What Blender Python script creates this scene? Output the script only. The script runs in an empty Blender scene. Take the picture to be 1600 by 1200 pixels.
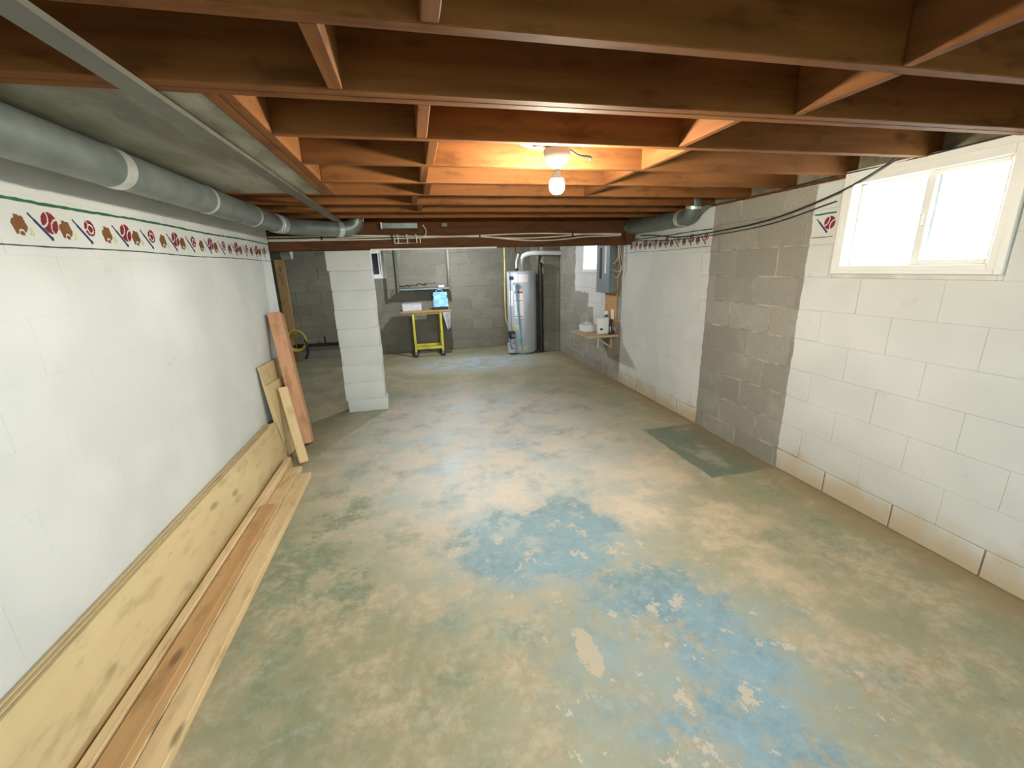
import bpy, bmesh, math, random
from mathutils import Vector, Matrix
random.seed(7)
sc = bpy.context.scene
COL = sc.collection
R = math.radians

# ------------------------------------------------------------------ camera
cam_d = bpy.data.cameras.new('camera')
cam = bpy.data.objects.new('camera', cam_d)
COL.objects.link(cam)
cam_d.sensor_width = 36.0
cam_d.lens = 654.957 / 1600 * 36.0
cam_d.clip_start = 0.02
cam.matrix_world = Matrix(((0.97420391, 0.08661989, -0.20838361, 0.0),
                           (-0.22388403, 0.25504731, -0.94065233, 0.0),
                           (-0.02833152, 0.96304094, 0.2678609, 1.48596),
                           (0, 0, 0, 1)))
sc.camera = cam

# ------------------------------------------------------------------ world, light, exposure
SKY = 46.0
w = bpy.data.worlds.new('overcast_sky')
sc.world = w
w.use_nodes = True
bg = w.node_tree.nodes['Background']
bg.inputs[0].default_value = (0.78, 0.91, 1.0, 1)
bg.inputs[1].default_value = SKY
sc.view_settings.view_transform = 'Standard'
sc.view_settings.look = 'None'
sc.view_settings.gamma = 1.0
sc.view_settings.use_curve_mapping = False
sc.view_settings.exposure = 0.16
sc.cycles.max_bounces = 7
sc.cycles.diffuse_bounces = 5
sc.cycles.glossy_bounces = 3
sc.cycles.adaptive_threshold = 0.05
sc.cycles.sample_clamp_indirect = 6.0
sc.cycles.caustics_reflective = False
sc.cycles.caustics_refractive = False
BULB_W = 72.0          # watts of the bare bulb in view
BACK_BULB_W = 75.0     # watts of the bulb behind the beam


def portal(name, loc, rot, sx, sy):
    l = bpy.data.lights.new(name, 'AREA')
    l.shape = 'RECTANGLE'
    l.size, l.size_y = sx, sy
    l.cycles.is_portal = True
    o = bpy.data.objects.new(name, l)
    COL.objects.link(o)
    o.location = loc
    o.rotation_euler = rot
    return o


# openings of the walls (in plane coordinates)
WIN1 = (1.355, 2.168, 1.368, 1.93)     # y0 y1 z0 z1 in the right wall
WIN2 = (5.60, 6.14, 1.385, 1.80)
WIN_ADDED_SIDE = (-1.25, -0.44, 1.368, 1.93)     # unseen twin of the near window, added behind the viewer for brightness
WIN_ADDED_REAR = (0.10, 1.40, 0.85, 1.90)       # x0 x1 z0 z1; unseen window added behind the viewer for daylight
FRONT_Y = -2.4
portal('portal_window', (2.80, 1.76, 1.65), (0, R(90), 0), 0.56, 0.81)
portal('portal_window_far', (2.80, 5.87, 1.59), (0, R(90), 0), 0.42, 0.54)
portal('portal_added_rear', (0.75, FRONT_Y - 0.25, 1.375), (R(90), 0, 0), 1.3, 1.05)
portal('portal_added_twin', (2.80, -0.845, 1.65), (0, R(90), 0), 0.56, 0.81)

# ------------------------------------------------------------------ node helper
class G:
    def __init__(s, name):
        s.m = bpy.data.materials.new(name)
        s.m.use_nodes = True
        s.t = s.m.node_tree
        s.b = s.t.nodes['Principled BSDF']
        s.out = s.t.nodes['Material Output']

    def n(s, typ, ins=None, **props):
        nd = s.t.nodes.new(typ)
        for k, v in props.items():
            setattr(nd, k, v)
        for k, v in (ins or {}).items():
            s.set(nd.inputs[k], v)
        return nd

    def set(s, sock, v):
        if isinstance(v, bpy.types.NodeSocket):
            s.t.links.new(v, sock)
        elif isinstance(v, tuple) and len(v) == 3 and sock.type == 'RGBA':
            sock.default_value = (*v, 1)
        else:
            sock.default_value = v

    def p(s, **kw):
        for k, v in kw.items():
            s.set(s.b.inputs[k.replace('_', ' ')], v)

    def math(s, op, a, b=0.0, c=0.0, clamp=False):
        nd = s.t.nodes.new('ShaderNodeMath')
        nd.operation = op
        nd.use_clamp = clamp
        s.set(nd.inputs[0], a); s.set(nd.inputs[1], b); s.set(nd.inputs[2], c)
        return nd.outputs[0]

    def noise(s, vec, scale, detail=4, rough=0.55, dist=0.0):
        return s.n('ShaderNodeTexNoise', {'Vector': vec, 'Scale': scale, 'Detail': detail,
                                          'Roughness': rough, 'Distortion': dist}).outputs[0]

    def mix(s, f, a, b):
        nd = s.t.nodes.new('ShaderNodeMix')
        nd.data_type = 'RGBA'
        s.set(nd.inputs[0], f); s.set(nd.inputs[6], a); s.set(nd.inputs[7], b)
        return nd.outputs[2]

    def step(s, v, a, b, lo=0.0, hi=1.0, smooth=True):
        nd = s.n('ShaderNodeMapRange', {0: v, 1: a, 2: b, 3: lo, 4: hi})
        if smooth:
            nd.interpolation_type = 'SMOOTHSTEP'
        return nd.outputs[0]

    def pos(s):
        return s.n('ShaderNodeNewGeometry').outputs['Position']

    def xyz(s, v):
        nd = s.n('ShaderNodeSeparateXYZ', {0: v})
        return nd.outputs[0], nd.outputs[1], nd.outputs[2]

    def obj(s, stretch=(1, 1, 1)):
        tc = s.n('ShaderNodeTexCoord').outputs['Object']
        rnd = s.n('ShaderNodeObjectInfo').outputs['Random']
        off = s.math('MULTIPLY', rnd, 37.0)
        cmb = s.n('ShaderNodeCombineXYZ', {0: off, 1: off, 2: off}).outputs[0]
        mp = s.n('ShaderNodeMapping', {0: tc, 3: stretch}).outputs[0]
        return s.n('ShaderNodeVectorMath', {0: mp, 1: cmb}, operation='ADD').outputs[0], rnd

    def blob(s, vec, c, r):
        d = s.n('ShaderNodeVectorMath', {0: vec, 1: c}, operation='SUBTRACT').outputs[0]
        d = s.n('ShaderNodeVectorMath', {0: d, 1: (1 / r[0], 1 / r[1], 0.0)}, operation='MULTIPLY').outputs[0]
        l = s.n('ShaderNodeVectorMath', {0: d}, operation='LENGTH').outputs[1]
        return s.step(l, 0.25, 1.0, 1.0, 0.0)

    def bump(s, h, strength, dist=0.01):
        nd = s.n('ShaderNodeBump', {'Strength': strength, 'Distance': dist, 'Height': h})
        s.t.links.new(nd.outputs[0], s.b.inputs['Normal'])


def simple(name, c, rough=0.5, metal=0.0, var=0.12, scale=6.0, bump=0.0, spec=0.5, c2=None):
    g = G(name)
    v, rnd = g.obj()
    nz = g.noise(v, scale, 2, 0.6)
    c2 = c2 or tuple(max(0, x * (1 - 2.2 * var)) for x in c)
    g.p(Base_Color=g.mix(g.step(nz, 0.3, 0.7), c2, c), Roughness=rough, Metallic=metal)
    g.b.inputs['Specular IOR Level'].default_value = spec
    if bump:
        g.bump(g.noise(v, scale * 6, 3), bump, 0.004)
    return g.m


def wood(name, light, dark, rough=0.7, grain=(1.2, 22, 22), knots=0.5):
    g = G(name)
    v, rnd = g.obj(grain)
    v2, _ = g.obj((1.0, 3.0, 3.0))
    n1 = g.noise(v, 1.0, 3, 0.6)
    n2 = g.noise(v2, 1.3, 2, 0.5)
    col = g.mix(g.step(n1, 0.32, 0.68), dark, light)
    shade = g.mix(g.step(n2, 0.35, 0.7), tuple(x * 0.72 for x in light), light)
    col = g.mix(0.45, col, shade)
    tint = g.mix(rnd, tuple(x * 0.8 for x in light), light)
    col = g.mix(0.25, col, tint)
    n4 = g.noise(v2, 4.5, 3, 0.65)
    col = g.mix(g.step(n4, 0.50, 0.72, 0, 0.55), col, tuple(x * 0.6 for x in dark))
    v3, _ = g.obj((2.2, 6.0, 6.0))
    vor = g.n('ShaderNodeTexVoronoi', {'Vector': v3, 'Scale': 1.0}).outputs[0]
    kn = g.step(vor, 0.05, 0.14, knots, 0.0)
    col = g.mix(kn, col, tuple(x * 0.35 for x in dark))
    g.p(Base_Color=col, Roughness=rough)
    g.b.inputs['Specular IOR Level'].default_value = 0.12
    return g.m


M = {}
M['joist'] = wood('old_joist_wood', (0.25, 0.100, 0.032), (0.11, 0.036, 0.011), 0.75)
M['beam'] = wood('old_beam_wood', (0.135, 0.055, 0.024), (0.06, 0.023, 0.011), 0.75)
M['pine'] = wood('new_pine', (0.80, 0.60, 0.34), (0.62, 0.42, 0.20), 0.6, knots=0.8)
M['brownpine'] = wood('aged_pine', (0.58, 0.35, 0.16), (0.40, 0.22, 0.09), 0.65, knots=0.7)
M['red'] = wood('reddish_fir', (0.64, 0.35, 0.20), (0.50, 0.24, 0.12), 0.65, knots=0.4)
M['ply'] = wood('plywood_face', (0.68, 0.53, 0.29), (0.58, 0.43, 0.22), 0.6, (0.8, 5, 5), 0.55)
M['shelfwood'] = wood('shelf_wood', (0.62, 0.46, 0.26), (0.48, 0.32, 0.16), 0.65)
M['carttop'] = wood('cart_top_wood', (0.45, 0.27, 0.13), (0.32, 0.18, 0.08), 0.65)
M['metal'] = simple('galvanised_metal', (0.215, 0.245, 0.235), 0.45, 0.5, 0.10, 9, 0.05)
M['metal_bright'] = simple('shiny_foil_tape', (0.72, 0.74, 0.73), 0.3, 0.6, 0.05, 20, 0.3)
M['metal_dark'] = simple('dull_steel', (0.24, 0.25, 0.25), 0.5, 0.6, 0.1, 9)
M['strip'] = simple('grey_painted_channel', (0.13, 0.125, 0.095), 0.5, 0.2, 0.1, 9)
M['whitepl'] = simple('white_vinyl', (0.82, 0.81, 0.78), 0.4, 0, 0.02, 5)
M['white'] = simple('white_plastic', (0.80, 0.79, 0.76), 0.45, 0, 0.03, 5)
M['paper'] = simple('paper_label', (0.82, 0.79, 0.74), 0.7, 0, 0.03, 8)
M['redink'] = simple('red_print', (0.50, 0.06, 0.06), 0.6)
M['bluepl'] = simple('navy_plastic', (0.03, 0.04, 0.12), 0.45)
M['black'] = simple('black_rubber', (0.015, 0.015, 0.016), 0.55)
M['cable_w'] = simple('white_cable', (0.72, 0.68, 0.58), 0.5)
M['cable_k'] = simple('black_cable', (0.02, 0.022, 0.022), 0.5)
M['tank'] = simple('grey_enamel_tank', (0.50, 0.53, 0.57), 0.32, 0.1, 0.03, 3)
M['pipeblue'] = simple('blue_plastic_pipe', (0.16, 0.46, 0.66), 0.4)
M['yellow'] = simple('yellow_paint', (0.72, 0.62, 0.06), 0.45)
M['yellowpipe'] = simple('yellow_gas_pipe', (0.62, 0.50, 0.12), 0.5)
M['copper'] = simple('copper_pipe', (0.55, 0.30, 0.17), 0.35, 0.8)
M['panelbox'] = simple('grey_steel_panel', (0.20, 0.24, 0.24), 0.45, 0.2, 0.05)
M['panelin'] = simple('dark_breakers', (0.03, 0.035, 0.04), 0.5)
M['bagblue'] = simple('light_blue_bag', (0.10, 0.34, 0.54), 0.5, 0, 0.2, 14, 0.4, c2=(0.32, 0.56, 0.70))
M['cloth'] = simple('white_cloth', (0.75, 0.77, 0.80), 0.8, 0, 0.1, 12, 0.3)
M['bin'] = simple('cloudy_plastic', (0.62, 0.62, 0.64), 0.45, 0, 0.1, 12)
M['bottle'] = simple('dark_blue_plastic', (0.07, 0.10, 0.17), 0.4)
M['sheet'] = None
M['brown_st'] = simple('brown_stencil_paint', (0.20, 0.075, 0.018), 0.7)
M['red_st'] = simple('red_stencil_paint', (0.22, 0.008, 0.018), 0.7)
M['navy_st'] = simple('navy_stencil_paint', (0.02, 0.035, 0.11), 0.7)
M['green_st'] = simple('green_stencil_paint', (0.02, 0.13, 0.07), 0.7)
M['dark_st'] = simple('dark_line_paint', (0.04, 0.05, 0.05), 0.7)
M['star_st'] = simple('pale_yellow_stencil_paint', (0.72, 0.66, 0.36), 0.7)
M['mortar_w'] = simple('painted_mortar', (0.70, 0.68, 0.62), 0.8)
M['rim'] = simple('rim_insulation', (0.30, 0.27, 0.17), 0.9, 0, 0.25, 9, 0.4)
M['ground'] = simple('pale_gravel', (0.62, 0.60, 0.55), 0.9, 0, 0.2, 3)
M['grass'] = simple('grass_yard', (0.10, 0.14, 0.05), 0.9, 0, 0.2, 3)
M['outer'] = simple('outer_concrete', (0.34, 0.33, 0.31), 0.9)
M['darkglass'] = simple('dark_window_glass', (0.035, 0.035, 0.04), 0.12)

g = G('stained_grey_sheet')
v, _ = g.obj((1.0, 0.45, 1.0))
n1 = g.noise(v, 3.2, 6, 0.6, 0.6)
n2 = g.noise(v, 14, 4, 0.6)
c = g.mix(g.step(n1, 0.36, 0.66), (0.13, 0.12, 0.085), (0.32, 0.31, 0.24))
c = g.mix(g.step(n2, 0.55, 0.75, 0, 0.4), c, (0.09, 0.085, 0.065))
g.p(Base_Color=c, Roughness=0.6)
M['sheet'] = g.m

g = G('window_glass')
tr = g.n('ShaderNodeBsdfTransparent', {0: (0.95, 0.97, 0.97)}).outputs[0]
gl = g.n('ShaderNodeBsdfGlossy', {0: (1.0, 1.0, 1.0), 'Roughness': 0.02}).outputs[0]
mx = g.n('ShaderNodeMixShader', {0: 0.06, 1: tr, 2: gl}).outputs[0]
g.t.links.new(mx, g.out.inputs[0])
M['glass'] = g.m

def lamp_mat(name, col, strength):
    g = G(name)
    g.p(Base_Color=(1.0, 1.0, 1.0), Emission_Color=col, Emission_Strength=strength)
    return g.m


def white_cols(g, P, zz, fine, big):
    base = g.mix(g.step(big, 0.35, 0.7), (0.60, 0.605, 0.575), (0.675, 0.675, 0.645))
    smudge = g.step(g.noise(P, 7.0, 2, 0.7), 0.66, 0.80, 0, 0.3)
    base = g.mix(smudge, base, (0.45, 0.38, 0.28))
    specks = g.step(fine, 0.80, 0.86, 0, 0.5)
    base = g.mix(specks, base, (0.35, 0.31, 0.25))
    # tan efflorescence and rust of the damp bottom course
    dirt = g.math('ADD', zz, g.math('MULTIPLY', g.noise(P, 4.5, 2, 0.65), 0.30))
    base = g.mix(g.step(dirt, 0.16, 0.38, 0.78, 0.0), base, (0.50, 0.38, 0.21))
    return base


def grey_cols(g, P, rnd, fine):
    c = g.mix(rnd, (0.27, 0.25, 0.21), (0.35, 0.325, 0.275))
    c = g.mix(g.step(fine, 0.3, 0.75, 0, 0.3), c, (0.21, 0.195, 0.16))
    c = g.mix(g.step(g.noise(P, 2.6, 2, 0.6), 0.5, 0.75, 0, 0.6), c, (0.40, 0.385, 0.34))
    pits = g.step(fine, 0.76, 0.80, 0, 0.7)
    return g.mix(pits, c, (0.06, 0.055, 0.05))


def wall_mat(name, mode, mortar=False, tone=1.0, clean=False):
    """mode: white | grey | right (partly painted right wall)"""
    g = G(name)
    P = g.pos()
    x, y, z = g.xyz(P)
    rnd = g.n('ShaderNodeObjectInfo').outputs['Random']
    fine = g.noise(P, 55, 1, 0.7)
    big = g.noise(P, 1.6, 2, 0.6)
    wc = white_cols(g, P, z if not clean else 1.0, fine, big)
    if mortar:
        wc = g.mix(g.step(g.math('ADD', z, g.math('MULTIPLY', g.noise(P, 3.0, 2, 0.6), 0.35)), 0.26, 0.42, 0.85, 0.15), wc, (0.17, 0.115, 0.06))
        gc = g.mix(g.step(g.noise(P, 9, 4), 0.35, 0.7), (0.24, 0.225, 0.19), (0.46, 0.43, 0.36))
    else:
        gc = grey_cols(g, P, rnd, fine)
    if mode == 'white':
        col = wc
    elif mode == 'grey':
        col = gc
    else:
        wob = g.math('MULTIPLY', g.math('SUBTRACT', g.noise(P, 9, 3, 0.6), 0.5), 0.035)
        ys = g.math('ADD', y, wob)
        zs = g.math('ADD', z, g.math('MULTIPLY', wob, 4.0))

        def band(v, a, b):
            return g.math('MULTIPLY', g.step(v, a - .003, a + .003, smooth=False),
                          g.step(v, b - .003, b + .003, 1, 0, smooth=False))
        near = g.step(ys, 2.337, 2.343, 1, 0, smooth=False)
        mid = band(ys, 3.28, 4.86)
        ys2 = g.math('ADD', y, g.math('MULTIPLY', wob, 4.5))
        f1 = g.math('MULTIPLY', band(ys2, 4.98, 6.45), g.step(zs, 1.10, 1.106, smooth=False))
        f2 = g.math('MULTIPLY', band(ys2, 4.98, 5.92), g.step(zs, 0.90, 0.906, smooth=False))
        f3 = g.math('MULTIPLY', band(ys2, 4.98, 5.72), g.step(zs, 0.64, 0.646, smooth=False))
        mk = near
        for q in (mid, f1, f2, f3):
            mk = g.math('MAXIMUM', mk, q)
        col = g.mix(mk, gc, wc)
    if tone != 1.0:
        col = g.mix(1 - tone, col, (0.085, 0.068, 0.02))
    g.p(Base_Color=col, Roughness=0.82)
    g.b.inputs['Specular IOR Level'].default_value = 0.25
    g.bump(fine, 0.16 if mode != 'white' else 0.10, 0.004)
    return g.m


M['w_right'] = wall_mat('partly_painted_block', 'right')
M['w_right_m'] = wall_mat('partly_painted_mortar', 'right', True)
M['w_white'] = wall_mat('white_painted_block', 'white')
M['w_pillar'] = wall_mat('clean_white_block', 'white', clean=True)
M['w_grey'] = wall_mat('bare_grey_block', 'grey', tone=0.66)
M['w_grey_m'] = wall_mat('bare_mortar', 'grey', True, tone=0.62)

# floor: worn green and blue paint over tan concrete, with glare painted in
g = G('worn_paint_glare_concrete')
P = g.pos()
x, y, z = g.xyz(P)
n_big = g.noise(P, 0.9, 2, 0.6)
n_mid = g.noise(P, 2.6, 5, 0.70)
n_sharp = g.noise(P, 3.1, 7, 0.72)
n_fine = g.noise(P, 19, 3, 0.72)
conc = g.mix(g.step(n_fine, 0.32, 0.70), (0.38, 0.31, 0.19), (0.54, 0.455, 0.315))
conc = g.mix(g.step(n_big, 0.42, 0.66, 0, 0.6), conc, (0.36, 0.33, 0.205))
pale = g.math('MULTIPLY', g.blob(P, (0.55, 3.5, 0), (1.8, 2.4)), 0.9)  # soft whitish glare on the middle floor, painted into the colour
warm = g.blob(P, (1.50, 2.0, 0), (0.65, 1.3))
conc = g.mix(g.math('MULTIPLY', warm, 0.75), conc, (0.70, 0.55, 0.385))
# thin green wash
wash = g.math('MULTIPLY', g.step(n_mid, 0.38, 0.60), g.step(n_fine, 0.15, 0.6, 0.35, 0.75))
col = g.mix(wash, conc, (0.265, 0.275, 0.165))
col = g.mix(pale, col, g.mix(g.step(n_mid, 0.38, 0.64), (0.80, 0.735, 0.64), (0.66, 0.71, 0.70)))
# thick blue and green remnants with ragged edges, and far-end glare as colour
blue = g.math('MAXIMUM', g.blob(P, (0.62, 2.0, 0), (1.0, 1.0)), g.blob(P, (0.95, 1.05, 0), (0.9, 1.0)))
blue = g.math('MAXIMUM', blue, g.math('MULTIPLY', g.blob(P, (0.4, 3.2, 0), (1.2, 1.4)), 0.9))
far = g.blob(P, (0.95, 6.7, 0), (1.5, 0.9))  # cool glare on the far floor, painted in and broken up by noise
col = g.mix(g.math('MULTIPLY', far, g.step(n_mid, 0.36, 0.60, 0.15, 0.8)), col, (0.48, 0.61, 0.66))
blue = g.math('MAXIMUM', blue, far)  # painted glare also turns the remnants there blue
zone = g.math('MULTIPLY', g.blob(P, (0.60, 1.98, 0), (0.75, 0.55)), 0.17)
zone = g.math('MAXIMUM', zone, g.math('MULTIPLY', g.blob(P, (0.95, 1.15, 0), (0.55, 0.9)), 0.13))
zone = g.math('MAXIMUM', zone, g.math('MULTIPLY', g.blob(P, (0.15, 1.35, 0), (0.5, 0.6)), 0.06))
zone = g.math('MAXIMUM', zone, g.math('MULTIPLY', g.blob(P, (-0.60, 2.0, 0), (0.50, 1.3)), 0.095))
zone = g.math('MAXIMUM', zone, g.math('MULTIPLY', g.blob(P, (2.1, 1.7, 0), (0.35, 0.9)), 0.06))
zone = g.math('SUBTRACT', zone, g.math('MULTIPLY', g.blob(P, (1.45, 2.15, 0), (0.5, 0.8)), 0.20))
dens = g.math('ADD', n_sharp, zone)
dens = g.math('ADD', dens, g.math('MULTIPLY', g.math('SUBTRACT', n_fine, 0.5), 0.16))
paint = g.mix(blue, (0.20, 0.235, 0.135), (0.16, 0.295, 0.36))
paint = g.mix(g.step(n_fine, 0.40, 0.75, 0, 0.6), paint, (0.40, 0.44, 0.40))
inz = g.step(zone, 0.02, 0.10)
col = g.mix(g.step(dens, 0.46, 0.74, 0, 0.75), col, paint)
sharp = g.math('MULTIPLY', g.step(dens, 0.575, 0.625), g.math('MULTIPLY', inz, 0.8))
col = g.mix(sharp, col, paint)
soft = g.math('MULTIPLY', g.step(g.math('ADD', n_mid, zone), 0.42, 0.75), g.math('MULTIPLY', blue, 0.5))
col = g.mix(soft, col, (0.33, 0.46, 0.51))
chips = g.step(g.math('ADD', g.noise(P, 7.0, 5, 0.74), g.math('MULTIPLY', inz, 0.02)), 0.605, 0.635)
col = g.mix(g.math('MULTIPLY', chips, g.step(blue, 0.1, 0.6, 0.15, 0.75)), col, (0.60, 0.52, 0.39))
chip1 = g.blob(g.n('ShaderNodeVectorMath', {0: P, 1: g.n('ShaderNodeCombineXYZ', {0: g.math('MULTIPLY', n_fine, 0.10), 1: g.math('MULTIPLY', n_sharp, 0.10), 2: 0.0}).outputs[0]}, operation='ADD').outputs[0], (0.605, 1.29, 0), (0.055, 0.14))
col = g.mix(g.step(g.math('ADD', chip1, g.math('MULTIPLY', n_fine, 0.5)), 0.33, 0.48, 0, 0.7), col, (0.56, 0.46, 0.31))
# unworn dark green rectangle where something stood against the wall
wob = g.math('MULTIPLY', g.math('SUBTRACT', g.noise(P, 8, 4), 0.5), 0.05)
rx = g.step(g.math('ADD', x, wob), 1.945, 1.965)
ry = g.math('MULTIPLY', g.step(g.math('ADD', y, wob), 2.315, 2.335), g.step(g.math('ADD', y, wob), 3.27, 3.29, 1, 0))
rect = g.math('MULTIPLY', rx, ry)
rcol = g.mix(g.step(n_mid, 0.50, 0.66), (0.165, 0.20, 0.145), (0.36, 0.33, 0.25))
col = g.mix(rect, col, rcol)
# rusty dirt along the wall foot
dirt = g.step(g.math('ADD', x, g.math('MULTIPLY', n_mid, 0.5)), 2.42, 2.75, 0, 0.75)
col = g.mix(dirt, col, (0.30, 0.21, 0.11))
specks = g.step(g.noise(P, 70, 1, 0.5), 0.76, 0.80, 0, 0.6)
col = g.mix(specks, col, (0.12, 0.10, 0.07))
g.p(Base_Color=col, Roughness=g.step(n_mid, 0.3, 0.7, 0.62, 0.42))
g.b.inputs['Specular IOR Level'].default_value = 0.45
g.bump(g.noise(P, 26, 2, 0.7), 0.10, 0.004)
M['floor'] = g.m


# ------------------------------------------------------------------ mesh helpers
def mesh(bm, name, mat, smooth=False):
    me = bpy.data.meshes.new(name)
    bmesh.ops.recalc_face_normals(bm, faces=bm.faces)
    bm.to_mesh(me)
    bm.free()
    if mat is not None:
        me.materials.append(M[mat] if isinstance(mat, str) else mat)
    if smooth:
        for p in me.polygons:
            p.use_smooth = True
        try:
            me.set_sharp_from_angle(angle=R(40))
        except Exception:
            pass
    return me


def ob(name, me, parent=None, loc=(0, 0, 0), rot=(0, 0, 0), label=None, cat=None, group=None, kind=None):
    o = bpy.data.objects.new(name, me)
    COL.objects.link(o)
    o.location = loc
    o.rotation_euler = rot
    if parent is not None:
        o.parent = parent
    if label: o['label'] = label
    if cat: o['category'] = cat
    if group: o['group'] = group
    if kind: o['kind'] = kind
    return o


def thing(name, label, cat, loc=(0, 0, 0), rot=(0, 0, 0), group=None):
    return ob(name, None, None, loc, rot, label, cat, group)


def add_box(bm, a, b, bevel=0.0, seg=1):
    mn = [min(a[i], b[i]) for i in range(3)]
    mxx = [max(a[i], b[i]) for i in range(3)]
    r = bmesh.ops.create_cube(bm, size=1.0)
    for v in r['verts']:
        for i in range(3):
            v.co[i] = mn[i] + (v.co[i] + 0.5) * (mxx[i] - mn[i])
    if bevel:
        es = list({e for v in r['verts'] for e in v.link_edges})
        bmesh.ops.bevel(bm, geom=es, offset=bevel, segments=seg, affect='EDGES', profile=0.5)


def box(name, a, b, mat, parent=None, bevel=0.0, seg=1, **kw):
    """box between two corners; object origin at its centre bottom"""
    c = Vector([(a[i] + b[i]) / 2 for i in range(3)])
    c.z = min(a[2], b[2])
    bm = bmesh.new()
    add_box(bm, [a[i] - c[i] for i in range(3)], [b[i] - c[i] for i in range(3)], bevel, seg)
    return ob(name, mesh(bm, name, mat, bevel > 0 and seg > 1), parent, c, **kw)


BOARD = {}
def board_mesh(l, wd, t, mat, bevel=0.002):
    key = (round(l, 3), round(wd, 3), round(t, 3), mat)
    if key not in BOARD:
        bm = bmesh.new()
        add_box(bm, (-l / 2, -wd / 2, -t / 2), (l / 2, wd / 2, t / 2), bevel)
        BOARD[key] = mesh(bm, 'board', mat)
    return BOARD[key]


def axes(o, xa, ya):
    """orient: local X along xa, local Y near ya"""
    xa = Vector(xa).normalized()
    ya = Vector(ya)
    ya = (ya - xa * ya.dot(xa)).normalized()
    za = xa.cross(ya)
    m = Matrix((xa, ya, za)).transposed()
    o.rotation_euler = m.to_euler()


def lean(name, p0, p1, wide, wd, t, mat, parent=None, bevel=0.002, **kw):
    """a board whose length runs from p0 to p1 (centre line)"""
    p0, p1 = Vector(p0), Vector(p1)
    o = ob(name, board_mesh((p1 - p0).length, wd, t, mat, bevel), parent, (p0 + p1) / 2, **kw)
    axes(o, p1 - p0, wide)
    return o


def add_tube(bm, pts, r, seg=12, caps=True):
    pts = [Vector(p) for p in pts]
    rs = r if isinstance(r, (list, tuple)) else [r] * len(pts)
    rings = []
    nrm = None
    for i, p in enumerate(pts):
        if i == 0: t = pts[1] - pts[0]
        elif i == len(pts) - 1: t = pts[-1] - pts[-2]
        else: t = (pts[i + 1] - p).normalized() + (p - pts[i - 1]).normalized()
        t.normalize()
        if nrm is None:
            nrm = Vector((0, 0, 1)) if abs(t.z) < 0.9 else Vector((1, 0, 0))
        nrm = (nrm - t * nrm.dot(t)).normalized()
        bn = t.cross(nrm)
        rings.append([bm.verts.new(p + (nrm * math.cos(2 * math.pi * k / seg) + bn * math.sin(2 * math.pi * k / seg)) * rs[i])
                      for k in range(seg)])
    for a, b in zip(rings, rings[1:]):
        for k in range(seg):
            bm.faces.new((a[k], a[(k + 1) % seg], b[(k + 1) % seg], b[k]))
    if caps:
        bm.faces.new(rings[0][::-1])
        bm.faces.new(rings[-1])


def spline(pts, n=6):
    """Catmull-Rom through the points"""
    P = [Vector(p) for p in pts]
    P = [P[0] * 2 - P[1]] + P + [P[-1] * 2 - P[-2]]
    out = []
    for i in range(1, len(P) - 2):
        for k in range(n):
            t = k / n
            a, b, c, d = P[i - 1], P[i], P[i + 1], P[i + 2]
            out.append(0.5 * ((2 * b) + (c - a) * t + (2 * a - 5 * b + 4 * c - d) * t * t + (3 * b - a - 3 * c + d) * t ** 3))
    out.append(P[-2])
    return out


def tube(name, pts, r, mat, parent=None, seg=12, smooth_n=0, **kw):
    if smooth_n:
        pts = spline(pts, smooth_n)
    pts = [Vector(p) for p in pts]
    o0 = pts[0].copy() if parent is None else Vector((0, 0, 0))
    bm = bmesh.new()
    add_tube(bm, [p - o0 for p in pts], r, seg)
    return ob(name, mesh(bm, name, mat, True), parent, o0, **kw)


def lathe(name, prof, mat, parent=None, loc=(0, 0, 0), rot=(0, 0, 0), seg=32, **kw):
    """profile of (radius, height)"""
    bm = bmesh.new()
    rings = []
    for r, h in prof:
        if r < 1e-6:
            rings.append([bm.verts.new((0, 0, h))])
        else:
            rings.append([bm.verts.new((r * math.cos(2 * math.pi * k / seg), r * math.sin(2 * math.pi * k / seg), h)) for k in range(seg)])
    for a, b in zip(rings, rings[1:]):
        for k in range(seg):
            k2 = (k + 1) % seg
            if len(a) == 1 and len(b) > 1: bm.faces.new((a[0], b[k], b[k2]))
            elif len(b) == 1 and len(a) > 1: bm.faces.new((a[k], a[k2], b[0]))
            elif len(a) > 1: bm.faces.new((a[k], a[k2], b[k2], b[k]))
    return ob(name, mesh(bm, name, mat, True), parent, loc, rot, **kw)


# ------------------------------------------------------------------ block walls
BL, BH = 0.4064, 0.2032
ZROWS = [0.0, 0.149] + [0.149 + BH * k for k in range(1, 10)]     # bottom course is sunk behind the slab
BLK = {}


def block_mesh(l, h, gap, mat, depth=0.05):
    key = (round(l, 3), round(h, 3), gap, mat)
    if key not in BLK:
        bm = bmesh.new()
        add_box(bm, (-l / 2 + gap / 2, -depth, -h / 2 + gap / 2), (l / 2 - gap / 2, 0, h / 2 - gap / 2), 0.003 if gap > .005 else 0.0007)
        BLK[key] = mesh(bm, 'block', mat)
    return BLK[key]


def shell(name, frame, u0, u1, v0, v1, th, recess, holes, mat, parent=None, **kw):
    """wall slab with holes: frame maps (u, out, v) to world, out>0 is towards the room"""
    us = sorted({u0, u1, *[q for h in holes for q in h[:2]]})
    vs = sorted({v0, v1, *[q for h in holes for q in h[2:]]})
    bm = bmesh.new()
    for a, b in zip(us, us[1:]):
        for c, d in zip(vs, vs[1:]):
            m = ((a + b) / 2, (c + d) / 2)
            if any(h[0] < m[0] < h[1] and h[2] < m[1] < h[3] for h in holes):
                continue
            add_box(bm, frame(a, -th, c), frame(b, -recess, d))
    bmesh.ops.remove_doubles(bm, verts=bm.verts, dist=1e-5)
    return ob(name, mesh(bm, name, mat), parent, **kw)


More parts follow.
